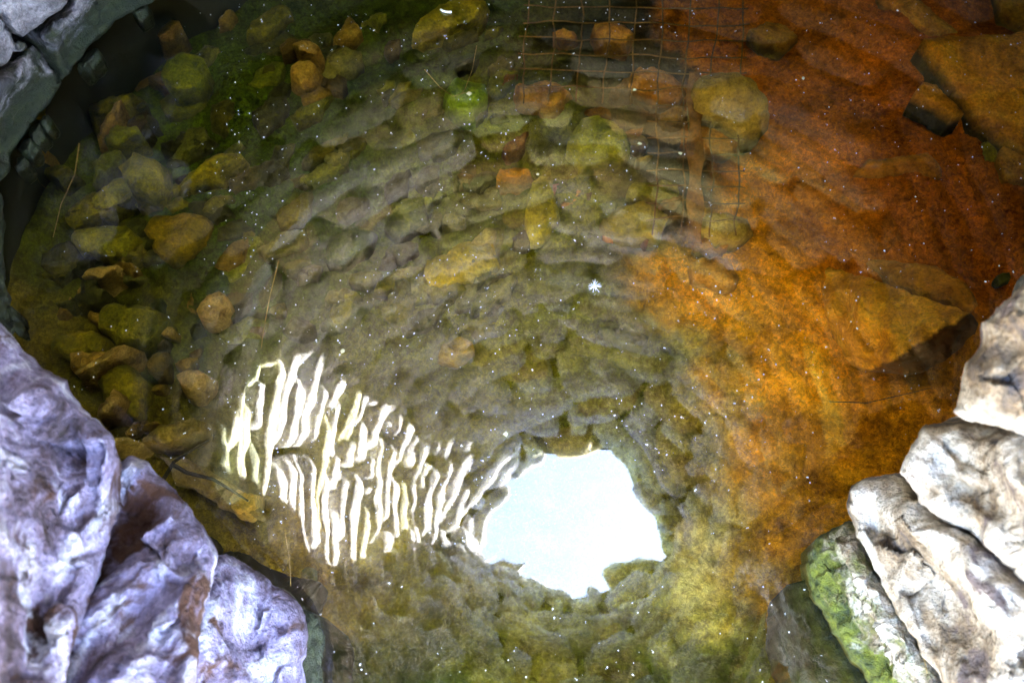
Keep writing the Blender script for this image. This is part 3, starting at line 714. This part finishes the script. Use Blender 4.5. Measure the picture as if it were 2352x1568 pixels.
# nameless rubble in three zones
rnd = random.Random(21)
zones = [
 (120, 20, 1150, 760, 190, 'algae', "small algae covered stone in the green rubble on the left of the pool", "green rubble stones"),
 (1150, 130, 1560, 560, 26, 'ochre', "small ochre stone scattered under and around the wire mesh", "ochre stones around the mesh"),
 (120, 640, 460, 1000, 16, 'tan', "small brown stone in the shallows above the left boulders", "brown stones in the shallows"),
]
for x0, y0, x1, y1, n_, mk, lab, grp in zones:
    for i in range(n_):
        x, y = rnd.uniform(x0, x1), rnd.uniform(y0, y1)
        if mk == 'algae' and y < 700 and (x - 100) + (y - 400) * .9 < 60 and y < 380: continue
        a = rnd.uniform(18, 62) if mk == 'algae' else rnd.uniform(16, 40); b = a * rnd.uniform(.3, .65)
        g = rnd.uniform(.12, .8); tn = (g, g * rnd.uniform(.9, 1.2), g * rnd.choice((.7, 1, 6)))
        mk2 = mk if rnd.random() > .1 else 'tan'
        if mk2 == 'tan': tn = (g, g * .85, g * .3)
        up = rnd.uniform(-.01, .025) + (.03 if x < 400 else 0)
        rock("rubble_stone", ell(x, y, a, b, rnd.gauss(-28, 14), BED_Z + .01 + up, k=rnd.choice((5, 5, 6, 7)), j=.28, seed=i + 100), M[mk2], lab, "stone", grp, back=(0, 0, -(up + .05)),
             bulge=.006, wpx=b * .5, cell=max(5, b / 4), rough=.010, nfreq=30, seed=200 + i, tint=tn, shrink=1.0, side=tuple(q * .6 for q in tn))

# ------------------------------------------------------------------ sunken wire mesh
def tube(vs, fs, pts, r, k=6):
    base = len(vs)
    for i, p in enumerate(pts):
        p = Vector(p); d = (Vector(pts[min(i + 1, len(pts) - 1)]) - Vector(pts[max(i - 1, 0)])).normalized()
        s = d.cross(Vector((0, 0, 1)));
        if s.length < 1e-4: s = Vector((1, 0, 0))
        s.normalize(); u = s.cross(d)
        rr = r(i / max(1, len(pts) - 1)) if callable(r) else r
        for j in range(k):
            t = 2 * math.pi * j / k; vs.append(tuple(p + s * math.cos(t) * rr + u * math.sin(t) * rr))
    for i in range(len(pts) - 1):
        for j in range(k):
            a = base + i * k + j; b = base + i * k + (j + 1) % k
            fs.append((a, b, b + k, a + k))
    fs.append(tuple(base + j for j in reversed(range(k)))); fs.append(tuple(base + (len(pts) - 1) * k + j for j in range(k)))
def tube_obj(name, pts, r, m, parent=None, k=6):
    vs, fs = [], []; tube(vs, fs, pts, r, k)
    me = bpy.data.meshes.new(name); me.from_pydata(vs, [], fs); return link(name, me, m, parent)
grid = empty("wire_mesh", at(1450, 250, -.24))
tag(grid, "rusty square wire mesh lying under water over dark stones at the top", "wire mesh")
gl = grid.location
def mesh_pt(u, v):        # u, v in cells
    wv_ = noise.noise_vector(Vector((u * .8, v * .8, 2))) * 9
    px = 1150 + 62 * u - v * 1.2 + 4 * math.sin(v * .6) + wv_.x; py = -60 + 37 * v + u * 1.2 + wv_.y
    p = at(px, py, -.235 + .006 * math.sin(u * 1.3 + v * .7) + .004 * math.sin(v * 2.1)); return p - gl
for u in range(1, 10):
    v1 = 16 if u >= 6 else (8 if u > 0 else 6)
    tube_obj("mesh_wire", [mesh_pt(u, v * .5) for v in range(0, v1 * 2 + 1)], .0016, M['rust'], grid)
for v in range(0, 16):
    u0 = .8 if v < 8 else 5.6
    tube_obj("mesh_wire", [Vector(mesh_pt(u0 + (9.2 - u0) * t / 16, v)) + Vector((0, 0, .003)) for t in range(17)], .0015, M['rust'], grid)
# the flat rusty bar through the mesh
def bar():
    vs, fs = [], []
    for i in range(30):
        py = 165 + (560 - 165) * i / 29
        for dx in (-17, 17):
            for dz in (0, -.012):
                p = at(1597 + dx + 4 * math.sin(i * .7 + dx), py, -.222 + dz + .003 * math.sin(i)); vs.append(tuple(p))
    for i in range(29):
        a = i * 4
        for q in ((0, 1, 5, 4), (2, 6, 7, 3), (0, 4, 6, 2), (1, 3, 7, 5)): fs.append(tuple(a + j for j in q))
    fs.append((0, 2, 3, 1)); fs.append((116, 117, 119, 118))
    me = bpy.data.meshes.new("iron_bar"); me.from_pydata([Vector(v) - at(1597, 350, -.22) for v in vs], [], fs)
    o = link("iron_bar", me, M['bar'], smooth=False); o.location = at(1597, 350, -.22)
    setcol(me, [(.9, .85, .8)] * len(vs))
    tag(o, "flat orange rust covered bar crossing the right of the wire mesh", "bar")
bar()

# ------------------------------------------------------------------ twigs, straws, needles
def strand(name, pts, r, m, lab, cat, z=0.002, zz=None, grp=None):
    out = []
    for i in range(len(pts) - 1):
        for t in range(4):
            f = t / 4; out.append([pts[i][k] * (1 - f) + pts[i + 1][k] * f for k in (0, 1)])
    out.append(pts[-1]); P = []
    for i, q in enumerate(out):
        zi = z if zz is None else zz[0] + (zz[1] - zz[0]) * i / (len(out) - 1)
        P.append(at(q[0], q[1], zi))
    org = P[0].copy()
    vs, fs = [], []; tube(vs, fs, [p - org for p in P], lambda t: r * (1 - .6 * t), 5)
    me = bpy.data.meshes.new(name); me.from_pydata(vs, [], fs); o = link(name, me, m); o.location = org
    return tag(o, lab, cat, grp)
strand("twig", [(370, 1110), (400, 1060), (430, 1040), (480, 1010)], .004, M['twig'], "short dark branch pointing up from the fork left of the white reflection", "twig", z=-.16)
strand("twig", [(395, 1065), (430, 1085), (490, 1100), (540, 1130), (570, 1150)], .0045, M['twig'], "dark curved twig running right towards the pale yellow stone", "twig", z=-.17)
strand("pine_needle", [(655, 1225), (665, 1280), (668, 1345)], .0007, M['straw'], "thin tan needle floating under the white reflection", "needle", z=.001)
strand("straw_stalk", [(182, 330), (172, 400), (140, 470), (122, 545)], .0016, M['straw'], "pale straw standing in the rubble near the left wall", "straw", z=-.10)
strand("grass_blade", [(1905, 922), (1990, 925), (2080, 905), (2140, 890)], .0012, M['twig'], "dark grass blade under water right of the orange silt", "grass blade", z=-.12)
strand("grass_blade", [(975, 160), (1010, 200), (1040, 222), (1095, 205)], .0008, M['straw'], "curved pale grass blade at the top centre", "grass blade", z=-.03)
strand("grass_blade", [(1095, 105), (1085, 160), (1068, 205), (1060, 215)], .0008, M['straw'], "straight pale grass blade crossing the curved one at the top centre", "grass blade", z=-.03)
strand("straw_stalk", [(640, 600), (620, 680), (605, 760), (600, 800)], .0012, M['straw'], "long golden straw in the blue grey area left of the centre", "straw", z=-.12)
strand("pine_needle", [(2060, 1395), (2100, 1450), (2120, 1500), (2130, 1545)], .001, M['straw'], "tan needle lying on the moss covered boulder", "needle", zz=(.20, .26))

# ------------------------------------------------------------------ floating things
def crumb_mesh(vs, fs, c, s, rnd, flat=.5):
    b = len(vs); k = rnd.choice((4, 5, 6))
    for lv, rr in ((-.5, .6), (.1, 1), (.6, .5)):
        for j in range(k):
            t = 2 * math.pi * j / k + lv; q = s * rr * rnd.uniform(.6, 1.25)
            vs.append((c[0] + q * math.cos(t), c[1] + q * math.sin(t), c[2] + lv * s * flat))
    for i in range(2):
        for j in range(k):
            a0 = b + i * k + j; a1 = b + i * k + (j + 1) % k; fs.append((a0, a1, a1 + k, a0 + k))
    fs.append(tuple(b + j for j in reversed(range(k)))); fs.append(tuple(b + 2 * k + j for j in range(k)))
rnd = random.Random(5); vs, fs = [], []
nsp = 0
while nsp < 1700:
    px, py = rnd.uniform(60, 2352), rnd.uniform(0, 1568)
    if px < 400 and py < 700 - px * 1.2: continue
    dens = 1 if (500 < px < 1650) else .55
    if px < 420: dens = .25
    if py > 1250: dens *= .4
    if rnd.random() > dens: continue
    if noise.noise(Vector((px / 210, py / 210, 3))) < rnd.uniform(-.5, .15): continue
    p = at(px, py, .0015)
    for q in range(rnd.choice((1, 1, 1, 2, 3))):
        crumb_mesh(vs, fs, (p.x + rnd.uniform(-.0015, .0015), p.y + rnd.uniform(-.0015, .0015), .0012), rnd.choice((.0004, .0005, .0006, .0007, .0009, .0013)), rnd)
    nsp += 1
me = bpy.data.meshes.new("floating_dust"); me.from_pydata(vs, [], fs)
tag(link("floating_dust", me, M['speck'], smooth=False), "fine white dust scattered over the water surface", "dust", kind="stuff")
crumbs = [(1163, 996, .0062, "pale yellow square crumb floating left of the reflected skylight's top"), (788, 805, .0058, "pale round crumb floating above the white reflection"),
 (1845, 180, .005, "cream crumb floating over the dark orange silt at the upper right"), (1457, 206, .005, "cream crumb floating beside the reddish stone on the mesh"),
 (1470, 330, .0055, "upper one of two cream crumbs on the right of the big yellow green stone"), (1562, 352, .005, "cream crumb floating by the dark gap in the mesh"), (1235, 400, .004, "small bright yellow crumb above the upright green stone"),
 (1078, 215, .007, "bright yellow fleck on the bright green round stone")]
for px, py, s, lab in crumbs:
    vs, fs = [], []; crumb_mesh(vs, fs, (0, 0, 0), s * .75, random.Random(int(px)), .4)
    me = bpy.data.meshes.new("floating_crumb"); me.from_pydata(vs, [], fs); o = link("floating_crumb", me, M['crumb'], smooth=False)
    o.location = at(px, py, .003); tag(o, lab, "crumb")
# seed fluff
vs, fs = [], []; rnd = random.Random(3)
for i in range(26):
    t = rnd.uniform(0, 6.28); L = rnd.uniform(.005, .013); e = rnd.uniform(0, .6)
    p1 = Vector((math.cos(t) * L * math.cos(e), math.sin(t) * L * math.cos(e), math.sin(e) * L))
    tube(vs, fs, [(0, 0, 0), tuple(p1 * .6 + Vector((0, 0, .001))), tuple(p1)], .00035, 4)
me = bpy.data.meshes.new("seed_fluff"); me.from_pydata(vs, [], fs); o = link("seed_fluff", me, M['fluff']); o.location = at(1365, 658, .002)
tag(o, "white feathery seed floating at the centre of the pool", "seed")
# white chip at the top
vs, fs = [], []
tube(vs, fs, [at(1012, 22, .003), at(1018, 26, .004), at(1028, 28, .004), at(1037, 28, .003)], .0022, 6)
org = at(1024, 25, 0)
me = bpy.data.meshes.new("white_chip"); me.from_pydata([Vector(v) - org for v in vs], [], fs); o = link("white_chip", me, M['fluff']); o.location = org
tag(o, "short curved white chip floating at the top edge", "chip")
